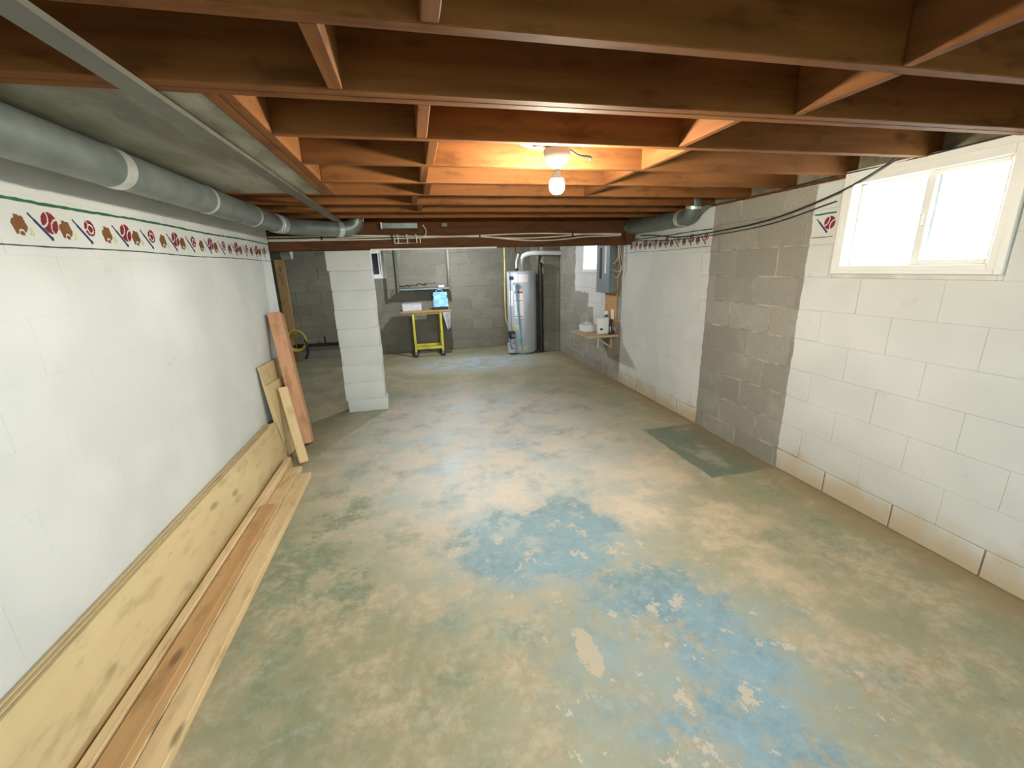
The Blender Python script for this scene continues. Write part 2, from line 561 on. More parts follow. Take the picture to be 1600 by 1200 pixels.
def lay_blocks(parent, frame, rotz, u0, u1, vtop, uo, holes, pick, jitter=0.0):
    """lay running-bond blocks as parts; pick(u, v) returns (gap, material)"""
    for r in range(len(ZROWS)):
        z0 = ZROWS[r]
        z1 = ZROWS[r + 1] if r + 1 < len(ZROWS) else vtop
        z1 = min(z1, vtop)
        if z1 - z0 < 0.03:
            continue
        off = uo + (0 if r % 2 == 0 else BL / 2)
        k0 = math.floor((u0 - off) / BL)
        k = k0
        while off + k * BL < u1:
            spans = [(max(u0, off + k * BL), min(u1, off + (k + 1) * BL))]
            k += 1
            for h in holes:
                if h[2] + 0.01 < z1 and h[3] - 0.01 > z0:
                    nw = []
                    for a, b in spans:
                        if b <= h[0] or a >= h[1]: nw.append((a, b)); continue
                        if a < h[0]: nw.append((a, h[0]))
                        if b > h[1]: nw.append((h[1], b))
                    spans = nw
            for a, b in spans:
                if b - a < 0.025:
                    continue
                um, vm = (a + b) / 2, (z0 + z1) / 2
                gap, mat = pick(um, vm)
                ob('block', block_mesh(b - a, z1 - z0, gap, mat), parent,
                   frame(um, random.uniform(-jitter, jitter), vm), (0, 0, rotz))


# right wall: plane x = 2.504, room on the -x side
XR = 2.504
fr_right = lambda u, o, v: (XR - o, u, v)
holes_r = [WIN1, WIN2, WIN_ADDED_SIDE]
wall_right = shell('wall_right', fr_right, FRONT_Y - 0.3, 8.4, -0.2, 1.93, 0.26, 0.0028, holes_r, 'w_right_m', kind='structure')


def pick_r(u, v):
    grey = 2.34 < u < 3.28 or u > 4.86
    return (0.011, 'w_right') if grey else ((0.007, 'w_right') if v < 0.15 else (0.0011, 'w_right'))


lay_blocks(wall_right, fr_right, R(90), 0.0, 7.17, 1.93, 4.81 - 40 * BL, holes_r, pick_r, 0.0008)
XL = -1.28
fr_left = lambda u, o, v: (XL + o, u, v)
wall_left = shell('wall_left', fr_left, FRONT_Y - 0.3, 4.48, -0.2, 1.93, 0.20, 0.001, [], 'w_white', kind='structure')
lay_blocks(wall_left, fr_left, R(-90), 0.2, 4.48, 1.93, 0.13, [], lambda u, v: (0.0008, 'w_white'), 0.0002)
YB = 8.05
fr_back = lambda u, o, v: (u, YB - o, v)
WIN3 = (-1.05, -0.46, 1.36, 1.84)
wall_back = shell('wall_back', fr_back, -2.75, XR + 0.26, -0.2, 2.0, 0.26, 0.006, [WIN3], 'w_grey_m', kind='structure')
lay_blocks(wall_back, fr_back, R(180), -2.5, 2.2, 2.0, -2.62, [WIN3], lambda u, v: (0.011, 'w_grey'), 0.001)
# pier that juts out beside the heater
fr_pier = lambda u, o, v: (u, 7.17 - o, v)
pier = box('wall_pier', (2.2, 7.176, 0), (XR - 0.004, YB, 1.95), 'w_grey_m', kind='structure')
for r in range(len(ZROWS) - 1):
    z0, z1 = ZROWS[r], min(ZROWS[r + 1], 1.95)
    o = ob('block', block_mesh(0.30, z1 - z0, 0.011, 'w_grey'), pier)
    o.location = (2.352 - pier.location.x, 7.17 - pier.location.y, (z0 + z1) / 2)
    o.rotation_euler = (0, 0, R(180))
# remaining shell
fr_front = lambda u, o, v: (u, FRONT_Y + o, v)
wall_front = shell('wall_front', fr_front, -2.75, XR + 0.26, -0.2, 2.2, 0.2, 0.0, [WIN_ADDED_REAR], 'w_white', kind='structure')
wall_far = box('wall_far_left', (-2.75, 4.0, -0.2), (-2.45, 8.3, 2.2), 'w_grey', kind='structure')
wall_ret = box('wall_return', (-2.6, 4.1, -0.2), (-1.48, 4.3, 2.2), 'w_grey', kind='structure')
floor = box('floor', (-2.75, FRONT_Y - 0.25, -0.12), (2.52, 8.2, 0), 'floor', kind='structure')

# sill plates and rims
trim_1 = box('trim_1', (XR + 0.002, FRONT_Y, 1.93), (XR + 0.26, 8.3, 1.948), 'beam', kind='structure')
trim_2 = box('trim_2', (XR + 0.06, FRONT_Y, 1.948), (XR + 0.26, 8.3, 2.16), 'rim', kind='structure')
trim_3 = box('trim_3', (XL - 0.2, FRONT_Y, 1.93), (XL - 0.005, 4.48, 1.948), 'brownpine', kind='structure')
trim_4 = box('trim_4', (-2.75, FRONT_Y, 1.948), (XL - 0.15, 4.2, 2.16), 'rim', kind='structure')

# ------------------------------------------------------------------ ceiling: subfloor, joists, blocking, header
ZJ, ZS = 1.948, 2.15
ceiling = box('ceiling', (-2.75, FRONT_Y - 0.25, ZS), (2.8, 8.4, ZS + 0.05), 'joist', kind='structure')
cl = Vector(ceiling.location)


def joist(x0, x1, yfar, name='joist', th=0.038, mat='joist', zb=ZJ, dz=0.0):
    l = x1 - x0
    o = ob(name, board_mesh(l, th, ZS - zb, mat, 0.003), ceiling,
           Vector(((x0 + x1) / 2, yfar - th / 2, (zb + ZS) / 2 + dz)) - cl)
    return o


XE = XR + 0.058
jy = [-2.2 + 0.4064 * k for k in range(7)] + [0.615, 1.022]
for yy in jy:
    joist(-1.45, XE, yy)
joist(-1.45, XE, 1.4125)
joist(-1.45, XE, 1.3735)
for yy in (1.778, 2.1875, 2.598):
    joist(-0.424, XE, yy)
for yy in (2.997, 3.403, 3.81, 4.216):
    joist(-1.45, XE, yy)
for k in range(9):
    joist(-2.45, XE if 4.95 + k * .4064 < 7.1 else 2.5, 4.95 + k * 0.4064)


def blocking(xc, ya, yb, th=0.038, name='blocking', mat='joist', zb=ZJ):
    o = ob(name, board_mesh(yb - ya, th, ZS - zb - 0.002, mat, 0.003), ceiling,
           Vector((xc, (ya + yb) / 2, (zb + ZS) / 2)) - cl)
    axes(o, (0, 1, 0), (-1, 0, 0))
    return o


bays = [(0.615, 0.984), (1.022, 1.3355), (1.4125, 1.74), (1.778, 2.1495), (2.1875, 2.56), (2.598, 2.959), (2.997, 3.365), (3.403, 3.772)]
for i, xc in enumerate([0.075, -0.155, 0.075, 0.12, 0.10, 0.13, 0.06, 0.10]):
    blocking(xc, *bays[i])
for i, xc in enumerate([1.27, 1.30, 1.14, 1.20, 1.18, 1.22]):
    blocking(xc, *bays[i], th=0.03)
for xc in (-0.481, -0.4425):
    blocking(xc, 1.4125, 2.96, 0.038, 'header')
# plywood-like grey sheet closing the bay left of the header
sheet = box('ceiling_sheet', (-1.26, 1.42, 1.952), (-0.502, 2.958, 1.962), 'sheet',
            label='stained grey sheet closing the ceiling bay above the round duct', cat='ceiling panel')
# metal channel under the joists
ch = thing('metal_channel', 'long thin grey metal channel under the joists on the left', 'channel', (-0.628, 1.7, 1.933))
for (a, b) in ((-2.3, 3.60), (3.606, 4.33)):
    bm = bmesh.new()
    add_box(bm, (-0.03, a - 1.7, 0), (0.03, b - 1.7, 0.004))
    add_box(bm, (-0.03, a - 1.7, 0.004), (-0.026, b - 1.7, 0.0145))
    add_box(bm, (0.024, a - 1.7, 0.004), (0.03, b - 1.7, 0.0145))
    ob('channel_length', mesh(bm, 'channel_length', 'strip'), ch)

# ------------------------------------------------------------------ beam and pillar
beam = thing('support_beam', 'dark brown built-up wooden beam crossing the basement above the white pillar', 'beam', (0.0, 4.62, 1.70))
for k in range(3):
    o = ob('board', board_mesh(4.93, 0.044, 0.242, 'beam', 0.003), beam, (0.015, 0.024 + k * 0.045, 0.121 + (0.0 if k != 1 else 0.003)))
box('end_block', (2.36, -0.075, 0.03), (2.47, -0.002, 0.24), 'beam', beam, 0.004)
box('edge_strip', (-0.39, -0.012, -0.012), (0.9, 0.01, 0.004), 'paper', beam, 0.001)

pil = thing('block_pillar', 'white painted concrete block pillar under the wooden beam', 'pillar', (-0.61, 4.74, 0.0))
rows = [0, 0.135] + [0.135 + 0.195 * k for k in range(1, 9)]
rows = rows[:9] + [1.695]
for r in range(len(rows) - 1):
    h = rows[r + 1] - rows[r]
    dx = [0.012, -0.006, -0.002, 0.004, 0.0, -0.003, 0.002, 0.0, -0.008][r % 9]
    wdt = 0.41 if r not in (8,) else 0.425
    bm = bmesh.new()
    add_box(bm, (-wdt / 2 + dx, -0.1, rows[r] + 0.0015), (wdt / 2 + dx, 0.1, rows[r + 1] - 0.0015), 0.006, 2)
    ob('block', mesh(bm, 'block', 'w_pillar', True), pil)
bm = bmesh.new()
add_box(bm, (-0.196, -0.094, 0.002), (0.196, 0.094, 1.692))
ob('mortar_core', mesh(bm, 'mortar_core', 'w_pillar'), pil)

# ------------------------------------------------------------------ stencilled border
def raster(fn, n, sx, sz, mat, name):
    """thin painted patch: cells where fn(u, v) holds; local X along wall, Y out"""
    bm = bmesh.new()
    vd = {}

    def V(i, k):
        if (i, k) not in vd:
            vd[(i, k)] = bm.verts.new(((i / n - 0.5) * sx, 0, (k / n - 0.5) * sz))
        return vd[(i, k)]
    for i in range(n):
        for k in range(n):
            u, v = (i + .5) / n * 2 - 1, (k + .5) / n * 2 - 1
            if fn(u, v):
                bm.faces.new((V(i, k), V(i + 1, k), V(i + 1, k + 1), V(i, k + 1)))
    r = bmesh.ops.extrude_face_region(bm, geom=bm.faces[:])
    for e in r['geom']:
        if isinstance(e, bmesh.types.BMVert):
            e.co.y -= 0.0006
    return mesh(bm, name, mat)


def f_ball(u, v):
    if u * u + v * v > 1: return False
    a = abs(math.hypot(u - 1.05, v + 0.55) - 0.95)
    b = abs(math.hypot(u + 1.05, v - 0.55) - 0.95)
    return a > 0.10 and b > 0.10


def f_ball2(u, v):
    r = math.hypot(u, v)
    if r > 1: return False
    a = abs(math.hypot(u - .1, v + .1) - 0.55)
    b = abs(math.hypot(u + 1.1, v - 0.5) - 0.8)
    return a > 0.12 and b > 0.10


def f_glove(u, v):
    r = math.hypot(u, v)
    th = math.atan2(v, u)
    if r > 0.92 + 0.06 * math.cos(6 * th + 1): return False
    if v < -0.2 and abs(math.hypot(u - 0.1, v + 0.75) - 0.34) < 0.09: return False
    return not (math.hypot(u + 0.62, v - 0.75) < 0.22)


def f_bat(u, v):
    # diagonal bar, upper left to lower right, thicker at the low end
    t = (u - v) / 2
    d = (u + v) / 2
    return abs(t) < 0.97 and abs(d) < 0.055 + 0.05 * (t + 1) / 2


def f_star(u, v):
    r = math.hypot(u, v)
    return r < 0.55 + 0.4 * math.cos(5 * math.atan2(v, u))


ST = dict(glove=raster(f_glove, 22, 0.062, 0.074, 'brown_st', 'painted_glove'),
          bat=raster(f_bat, 30, 0.085, 0.088, 'navy_st', 'painted_bat'),
          ball=raster(f_ball, 22, 0.072, 0.076, 'red_st', 'painted_ball'),
          ball2=raster(f_ball2, 22, 0.056, 0.062, 'red_st', 'painted_ball'),
          star=raster(f_star, 12, 0.030, 0.034, 'star_st', 'painted_star'))


def stencil(kind, wall, frame, u, v, rz):
    nm = {'glove': 'painted_glove', 'bat': 'painted_bat', 'ball': 'painted_ball', 'ball2': 'painted_ball', 'star': 'painted_star'}[kind]
    ob(nm, ST[kind], wall, frame(u, 0.0008, v), (0, 0, rz))


RL, RR = R(90), R(-90)     # local -Y faces the room: left wall +x, right wall -x
y = 1.841 - 4 * 0.434
k = 0
while y < 4.30:
    stencil('glove', wall_left, fr_left, y, 1.672, RL)
    stencil('star', wall_left, fr_left, y + 0.045, 1.652, RL)
    stencil('bat', wall_left, fr_left, y + 0.088, 1.672, RL)
    stencil('ball' if k % 2 == 0 else 'ball2', wall_left, fr_left, y + 0.133, 1.690, RL)
    y += 0.203 if k % 2 == 0 else 0.231
    k += 1
y = 4.67
k = 0
while y > 3.40:
    if abs(y - 3.64) > 0.03 or True:
        stencil('glove', wall_right, fr_right, y, 1.672, RR)
        stencil('bat', wall_right, fr_right, y - 0.072, 1.675, RR)
        stencil('ball' if k % 2 else 'ball2', wall_right, fr_right, y - 0.112, 1.694, RR)
    y -= 0.2
    k += 1
stencil('bat', wall_right, fr_right, 2.268, 1.680, RR)
stencil('ball', wall_right, fr_right, 2.219, 1.694, RR)


def paint_line(wall, frame, u0, u1, z, h, mat, seed):
    rnd = random.Random(seed)
    n = max(2, int((u1 - u0) / 0.03))
    bm = bmesh.new()
    prev = None
    for i in range(n + 1):
        u = u0 + (u1 - u0) * i / n
        a, b = rnd.uniform(-.18, .18) * h, rnd.uniform(-.18, .18) * h
        dz = 0.003 * math.sin(u * 5 + seed)
        cur = [bm.verts.new(frame(u, o, z + q + dz)) for o, q in ((0.0008, -h / 2 + a), (0.0014, -h / 2 + a), (0.0014, h / 2 + b), (0.0008, h / 2 + b))]
        if prev:
            for e in range(4):
                bm.faces.new((prev[e], prev[(e + 1) % 4], cur[(e + 1) % 4], cur[e]))
        prev = cur
    ob('painted_line', mesh(bm, 'painted_line', mat), wall)


paint_line(wall_left, fr_left, -0.3, 4.47, 1.757, 0.010, 'green_st', 1)
paint_line(wall_left, fr_left, -0.3, 4.47, 1.608, 0.005, 'dark_st', 2)
paint_line(wall_right, fr_right, 3.285, 4.72, 1.750, 0.010, 'green_st', 3)
paint_line(wall_right, fr_right, 3.285, 4.85, 1.610, 0.004, 'dark_st', 4)
paint_line(wall_right, fr_right, 2.185, 2.33, 1.750, 0.009, 'green_st', 5)
paint_line(wall_right, fr_right, 2.185, 2.33, 1.615, 0.004, 'dark_st', 6)

# ------------------------------------------------------------------ windows
def frame_bars(bm, y0, y1, z0, z1, wl, wr, wb, wt, x0, x1, bevel=0.003):
    add_box(bm, (x0, y0, z0), (x1, y0 + wl, z1), bevel)
    add_box(bm, (x0, y1 - wr, z0), (x1, y1, z1), bevel)
    add_box(bm, (x0, y0 + wl, z0), (x1, y1 - wr, z0 + wb), bevel)
    add_box(bm, (x0, y0 + wl, z1 - wt), (x1, y1 - wr, z1), bevel)


def win_part(name, fn, mat, parent):
    bm = bmesh.new()
    fn(bm)
    o = ob(name, mesh(bm, name, mat), parent)
    return o


window_1 = ob('window_1', None, None, kind='structure')
window_1['label'] = 'white sliding basement window in the right wall'
yA, yB_, zA, zB = WIN1
# cement sill/jamb margin, casing, outer frame, sashes, panes
win_part('cement_margin', lambda bm: frame_bars(bm, yA, yB_, zA, zB, .02, .02, .03, .006, XR - .003, XR + .24), 'mortar_w', window_1)
yA, yB_, zA, zB = yA + .008, yB_ - .022, zA + .032, zB + 0.03
fr1 = win_part('frame', lambda bm: frame_bars(bm, yA, yB_, zA, zB, .055, .045, .04, .075, XR - .012, XR + .10), 'whitepl', window_1)
win_part('casing', lambda bm: frame_bars(bm, yA - .006, yB_ + .006, zA - .006, zB, .03, .03, .02, .035, XR - .018, XR + .0), 'whitepl', fr1)
# near (right) sash sits inside, far (left) sash one track out
s1 = win_part('sash', lambda bm: frame_bars(bm, yA + .055, 1.752, zA + .04, zB - .075, .028, .040, .026, .020, XR + .02, XR + .045), 'whitepl', window_1)
win_part('pane', lambda bm: add_box(bm, (XR + .031, yA + .08, zA + .06), (XR + .035, 1.715, zB - .09)), 'glass', s1)
s2 = win_part('sash', lambda bm: frame_bars(bm, 1.705, yB_ - .045, zA + .04, zB - .075, .04, .022, .026, .020, XR + .055, XR + .08), 'whitepl', window_1)
win_part('pane', lambda bm: add_box(bm, (XR + .066, 1.74, zA + .06), (XR + .07, yB_ - .06, zB - .09)), 'glass', s2)
win_part('latch', lambda bm: add_box(bm, (XR + .008, 1.725, 1.63), (XR + .022, 1.743, 1.69), 0.003), 'whitepl', s1)

window_2 = ob('window_2', None, None, kind='structure')
window_2['label'] = 'small bright window far along the right wall'
yA, yB_, zA, zB = WIN2
fr2 = win_part('frame', lambda bm: frame_bars(bm, yA, yB_, zA, zB, .04, .04, .045, .04, XR - .006, XR + .10), 'whitepl', window_2)
win_part('pane', lambda bm: add_box(bm, (XR + .05, yA + .03, zA + .03), (XR + .054, yB_ - .03, zB - .03)), 'glass', window_2)

window_3 = ob('window_3', None, None, kind='structure')
window_3['label'] = 'white framed dark window in the back wall beside the pillar'
def f3(bm):
    x0, x1, z0, z1 = WIN3
    for a, b in (((x0, z0), (x0 + .07, z1)), ((x1 - .08, z0), (x1, z1)), ((x0 + .07, z0), (x1 - .08, z0 + .075)), ((x0 + .07, z1 - .05), (x1 - .08, z1))):
        add_box(bm, (a[0], YB - .015, a[1]), (b[0], YB + .09, b[1]), .004)
    add_box(bm, (x1 - .118, YB + .01, z0 + .075), (x1 - .08, YB + .04, z1 - .05), .003)
win_part('frame', f3, 'whitepl', window_3)
win_part('pane', lambda bm: add_box(bm, (WIN3[0] + .05, YB + .05, WIN3[2] + .05), (WIN3[1] - .05, YB + .06, WIN3[3] - .03)), 'darkglass', window_3)
box('window_well', (WIN3[0] - .1, YB + .27, 1.2), (WIN3[1] + .1, YB + .35, 2.1), 'outer', kind='structure', label='dark window well outside the back window', cat='window well')

# unseen windows added behind the viewer to brighten pillar and floor
def added_window(name, fr, h):
    o = ob(name, None, None, kind='structure')
    bm = bmesh.new()
    for (u0, u1, v0, v1) in ((h[0], h[0] + .06, h[2], h[3]), (h[1] - .06, h[1], h[2], h[3]), (h[0] + .06, h[1] - .06, h[2], h[2] + .06), (h[0] + .06, h[1] - .06, h[3] - .06, h[3]),
                             ((h[0] + h[1]) / 2 - .02, (h[0] + h[1]) / 2 + .02, h[2] + .06, h[3] - .06)):
        add_box(bm, fr(u0, -.10, v0), fr(u1, 0.008, v1), .003)
    ob('frame', mesh(bm, 'frame', 'whitepl'), o)  # frame of the added unseen window
    bm = bmesh.new()
    add_box(bm, fr(h[0] + .05, -.06, h[2] + .05), fr(h[1] - .05, -.056, h[3] - .05))
    ob('pane', mesh(bm, 'pane', 'glass'), o)
added_window('added_window_side', fr_right, WIN_ADDED_SIDE)
added_window('added_window_rear', fr_front, WIN_ADDED_REAR)
# ground outside
bm = bmesh.new()
add_box(bm, (2.8, -30, 1.10), (60, 40, 1.25))
ob('lawn', mesh(bm, 'lawn', 'ground'), kind='structure')
bm = bmesh.new()
add_box(bm, (-30, -40, 0.55), (2.8, FRONT_Y - .3, 0.75))
ob('yard', mesh(bm, 'yard', 'grass'), kind='structure')

# ------------------------------------------------------------------ ceiling bulb
BX, BY = 0.672, 1.97
cl_t = thing('ceiling_light', 'bare glowing light bulb in a porcelain holder between the joists', 'light', (BX, BY, 1.985))
lathe('junction_box', [(0, 0.0), (0.052, 0.0), (0.052, 0.04), (0, 0.04)], 'metal_dark', cl_t, (0, 0, 0), seg=8)
lathe('lamp_holder', [(0.0, 0), (0.058, 0), (0.060, -0.012), (0.056, -0.03), (0.048, -0.055), (0.030, -0.062), (0.022, -0.072), (0.020, -0.085), (0, -0.085)], 'white', cl_t, seg=28)
lathe('bulb_base', [(0.013, -0.083), (0.015, -0.09), (0.022, -0.108), (0.029, -0.122), (0.0, -0.124)], 'white', cl_t, seg=24)
o = lathe('bulb', [(0.0285, -0.122), (0.0325, -0.135), (0.0345, -0.15), (0.031, -0.168), (0.020, -0.181), (0, -0.186)],
          lamp_mat('glowing_bulb', (1.0, 0.91, 0.74), 1.0), cl_t, seg=24)
area = 4 * math.pi * 0.032 ** 2
o.data.materials[0].node_tree.nodes['Principled BSDF'].inputs['Emission Strength'].default_value = BULB_W / (math.pi * area)
box('mounting_strap', (-0.06, -0.19, 0.04), (0.06, 0.17, 0.058), 'joist', cl_t)
for j, pts in enumerate([[(0.45, 1.80, 2.03), (0.50, 1.86, 1.985), (0.56, 1.93, 1.975), (0.62, 1.96, 1.99)],
                         [(0.44, 1.79, 2.0), (0.48, 1.90, 1.99), (0.55, 1.95, 1.985), (0.62, 1.97, 2.0)],
                         [(0.73, 1.97, 1.985), (0.78, 1.98, 1.965), (0.84, 1.99, 1.962), (0.845, 2.0, 1.95)]]):
    tube('lamp_cable', pts, 0.005, 'cable_w' if j < 2 else 'cable_k', None, 8, 5,
         label=['upper white cable looping to the bulb holder', 'lower white cable looping to the bulb holder', 'short dark rod sticking out beside the bulb holder'][j], cat='cable')

# bulb above and behind the beam
BB = (0.55, 6.65, 1.985)
cl2 = thing('ceiling_light', 'bulb in the back room hidden behind the beam', 'light', BB)
lathe('lamp_holder', [(0.0, 0.1), (0.05, 0.1), (0.058, 0), (0.060, -0.012), (0.048, -0.055), (0.022, -0.072), (0.020, -0.085), (0, -0.085)], 'white', cl2, seg=20)
o = lathe('bulb', [(0.014, -0.085), (0.026, -0.112), (0.033, -0.132), (0.031, -0.152), (0.020, -0.165), (0, -0.169)],
          lamp_mat('glowing_cool_bulb', (0.86, 0.94, 1.0), 1.0), cl2, seg=20)
o.data.materials[0].node_tree.nodes['Principled BSDF'].inputs['Emission Strength'].default_value = BACK_BULB_W / (math.pi * area)

# ------------------------------------------------------------------ ducts
dk = thing('round_duct', 'long round galvanised duct along the top of the left wall', 'duct', (-1.033, 1.0, 1.806))
D0 = Vector((-1.033, 1.0, 1.806))
ZD = 1.876
segs = [(-2.2, 1.952), (1.952, 2.68), (2.68, 3.371), (3.371, 3.86)]
for i, (a, b) in enumerate(segs):
    tube('duct_section', [Vector((-1.033, a, ZD)) - D0, Vector((-1.033, b, ZD)) - D0], 0.069 - 0.0006 * (i % 2), 'metal', dk, 28)
path = spline([(-1.033, 3.86, ZD), (-1.0, 4.05, ZD), (-0.90, 4.22, ZD), (-0.62, 4.43, ZD)], 5)
tube('duct_section', [p - D0 for p in path], 0.069, 'metal', dk, 28)
elb = spline([(-0.62, 4.43, ZD), (-0.55, 4.46, ZD + .01), (-0.49, 4.48, ZD + .05), (-0.47, 4.48, 2.02)], 5)
tube('elbow', [p - D0 for p in elb], 0.068, 'metal', dk, 28)
for yy, ww in ((1.952, .03), (2.68, .012), (3.371, .012), (3.86, .012), (3.94, .05)):
    dx = 0.0 if yy < 3.9 else 0.012
    tube('foil_tape', [Vector((-1.033 + dx, yy - ww, ZD)) - D0, Vector((-1.033 + dx * 1.5, yy + ww, ZD)) - D0], 0.0715, 'metal_bright', dk, 28)
tube('foil_tape', [Vector((-0.655, 4.405, ZD)) - D0, Vector((-0.615, 4.434, ZD)) - D0], 0.0715, 'metal_bright', dk, 28)
for yy in (1.2, 3.1):
    tube('hanger', [Vector((-1.033 + 0.072 * math.cos(a), yy, ZD + 0.072 * math.sin(a))) - D0 for a in [R(q) for q in range(180, 361, 20)]], 0.003, 'metal', dk, 6)

d2 = thing('duct_run', 'galvanised duct with a round riser at the top of the right wall', 'duct', (2.42, 4.0, 1.80))
D1 = Vector((2.42, 4.0, 1.80))
ZD2 = 1.872
tube('duct_section', [Vector((2.42, 4.60, ZD2)) - D1, Vector((2.42, 3.62, ZD2)) - D1], 0.068, 'metal', d2, 24)
tube('elbow', [p - D1 for p in spline([(2.42, 3.62, ZD2), (2.415, 3.50, ZD2 + .004), (2.40, 3.43, ZD2 + .05), (2.395, 3.41, 2.05)], 5)], 0.064, 'metal', d2, 24)
tube('foil_tape', [Vector((2.42, 3.645, ZD2)) - D1, Vector((2.42, 3.60, ZD2)) - D1], 0.0705, 'metal_bright', d2, 24)
tube('foil_tape', [Vector((2.395, 3.413, 1.925)) - D1, Vector((2.395, 3.41, 1.946)) - D1], 0.067, 'metal_bright', d2, 24)
bm = bmesh.new()
vs = [(2.44, 3.62, 1.81), (2.50, 3.62, 1.81), (2.50, 3.30, 1.94), (2.44, 3.30, 1.94), (2.44, 3.62, 1.945), (2.50, 3.62, 1.945)]
vv = [bm.verts.new(Vector(q) - D1) for q in vs]
for f in ((0, 1, 2, 3), (0, 3, 4), (1, 5, 2), (3, 2, 5, 4), (0, 4, 5, 1)):
    bm.faces.new([vv[i] for i in f])
ob('boot', mesh(bm, 'boot', 'metal'), d2)

d3 = thing('flat_duct', 'flat piece of duct lying against the beam between the joists', 'duct', (-0.08, 4.54, 1.885))
box('duct_body', (-0.17, -0.03, 0), (0.17, 0.06, 0.055), 'metal', d3, 0.006)
box('seam', (-0.182, -0.034, -0.002), (-0.168, 0.062, 0.058), 'metal_bright', d3)

d4 = thing('round_duct', 'dim round duct near the ceiling left of the pillar in the back room', 'duct', (-1.9, 6.4, 1.66))
tube('duct_section', [(-0.5, 0, 0.09), (0.30, 0, 0.09)], 0.075, 'metal_dark', d4, 20)
tube('foil_tape', [(0.22, 0, 0.09), (0.34, 0, 0.09)], 0.078, 'metal_bright', d4, 20)

# ------------------------------------------------------------------ cables on the beam, wire rack
cgroup = 'white cables clipped along the beam'
for k in range(3):
    pts = []
    n = 26
    for i in range(n + 1):
        x = -1.45 + 3.78 * i / n
        z = 1.812 + 0.010 * k - 0.010
        if 0.75 < x < 1.9:
            z -= 0.040 * (2 - k) * 0.5 * math.sin((x - 0.75) / 1.15 * math.pi)
        if x < -0.78:
            z -= 0.014 * (k - 1) * math.sin((x + .78) * 2)
        z += 0.009 * math.sin(x * (2.6 + .4 * k) + 1.7 * k)
        pts.append((x, 4.609 - 0.004 * k, z))
    tube('beam_cable', pts, 0.0065, 'cable_w', None, 8, 2, label=['lowest, most sagging white cable clipped along the brown beam', 'middle white cable clipped along the brown beam', 'uppermost white cable clipped along the brown beam'][k], cat='cable', group=cgroup)
for i, x in enumerate((-0.83, -0.17, 0.72, 1.75)):
    box('cable_clip', (x - .008, 4.592, 1.792), (x + .008, 4.619, 1.836), 'black', None, 0.002,
        label=['black cable clip on the beam above the pillar', 'black cable clip on the beam beside the white wire rack', 'black cable clip in the middle of the beam', 'black cable clip on the beam near the right wall'][i], cat='clip', group='cable clips on the beam')
rk = thing('wire_rack', 'small white wire rack hanging on the front of the beam', 'rack', (-0.02, 4.60, 1.75))
tube('rail', [(-0.125, -0.05, 0.05), (-0.125, -0.05, 0.0), (0.125, -0.05, 0.0), (0.125, -0.05, 0.05)], 0.005, 'white', rk, 8)
tube('rail', [(-0.125, 0.0, 0.05), (0.125, 0.0, 0.05)], 0.004, 'white', rk, 8)
for x in (-0.09, 0.0, 0.09):
    tube('prong', [(x, -0.05, 0.0), (x, -0.048, 0.05), (x - 0.006, -0.045, 0.085)], 0.005, 'white', rk, 8)
for x in (-0.125, 0.125):
    tube('side_wire', [(x, 0.012, 0.05), (x, -0.05, 0.05)], 0.004, 'white', rk, 8)
tube('rack_cable', [(0.10, 4.575, 1.80), (0.155, 4.57, 1.82), (0.17, 4.57, 1.87), (0.14, 4.57, 1.925)], 0.005, 'cable_w', None, 8, 5,
     label='short white cable rising from the wire rack to the joists', cat='cable')

box('junction_box', (0.33, 4.585, 1.905), (0.39, 4.619, 1.943), 'strip', None, 0.002, label='small grey metal box on the upper part of the beam', cat='junction box')

# black cables sagging along the right wall
tube('black_cable', [(2.46, 1.80, 2.02), (2.47, 1.94, 1.94), (2.48, 2.21, 1.847), (2.48, 2.68, 1.757), (2.485, 3.25, 1.724), (2.485, 3.73, 1.718), (2.47, 4.15, 1.765), (2.46, 4.4, 1.782)], 0.005, 'cable_k', None, 8, 6,
     label='upper black cable sagging along the right wall from the window corner', cat='cable')
tube('black_cable', [(2.49, 2.19, 1.81), (2.49, 2.67, 1.73), (2.492, 3.245, 1.70), (2.492, 3.9, 1.70), (2.49, 4.6, 1.74)], 0.0035, 'cable_k', None, 8, 6,
     label='thinner lower dark cable sagging along the right wall', cat='cable')
tube('sill_cable', [(2.49, 1.3, 1.965), (2.485, 1.6, 1.957), (2.49, 1.9, 1.95), (2.485, 2.2, 1.952), (2.49, 2.6, 1.945)], 0.004, 'cable_k', None, 8, 5,
     label='dark cable lying along the sill above the near window', cat='cable')

# ------------------------------------------------------------------ lumber on the floor by the left wall
def plank(name, x0, x1, z0, z1, ya, yb, mat, label, group=None, cat='board'):
    o = ob(name, board_mesh(yb - ya, x1 - x0, z1 - z0, mat, 0.003), None, ((x0 + x1) / 2, (ya + yb) / 2, (z0 + z1) / 2),
           label=label, cat=cat, group=group)
    axes(o, (0, 1, 0), (-1, 0, 0))
    return o


lg = 'lumber lying along the left wall'
plank('lumber', -0.967, -0.877, 0.0, 0.040, 0.45, 3.15, 'pine', 'pale pine board on the floor, outermost of the lumber pile', lg)
plank('lumber', -1.064, -0.970, 0.0, 0.040, 0.5, 3.28, 'pine', 'pale pine board lying under the short brown one', lg)
plank('lumber', -1.060, -0.978, 0.0405, 0.080, 0.4, 2.66, 'brownpine', 'shorter brown board lying on top of the lumber pile', lg)
plank('lumber', -1.108, -1.068, 0.0, 0.086, 0.5, 3.38, 'pine', 'narrow board on edge between the lumber pile and plywood', lg)

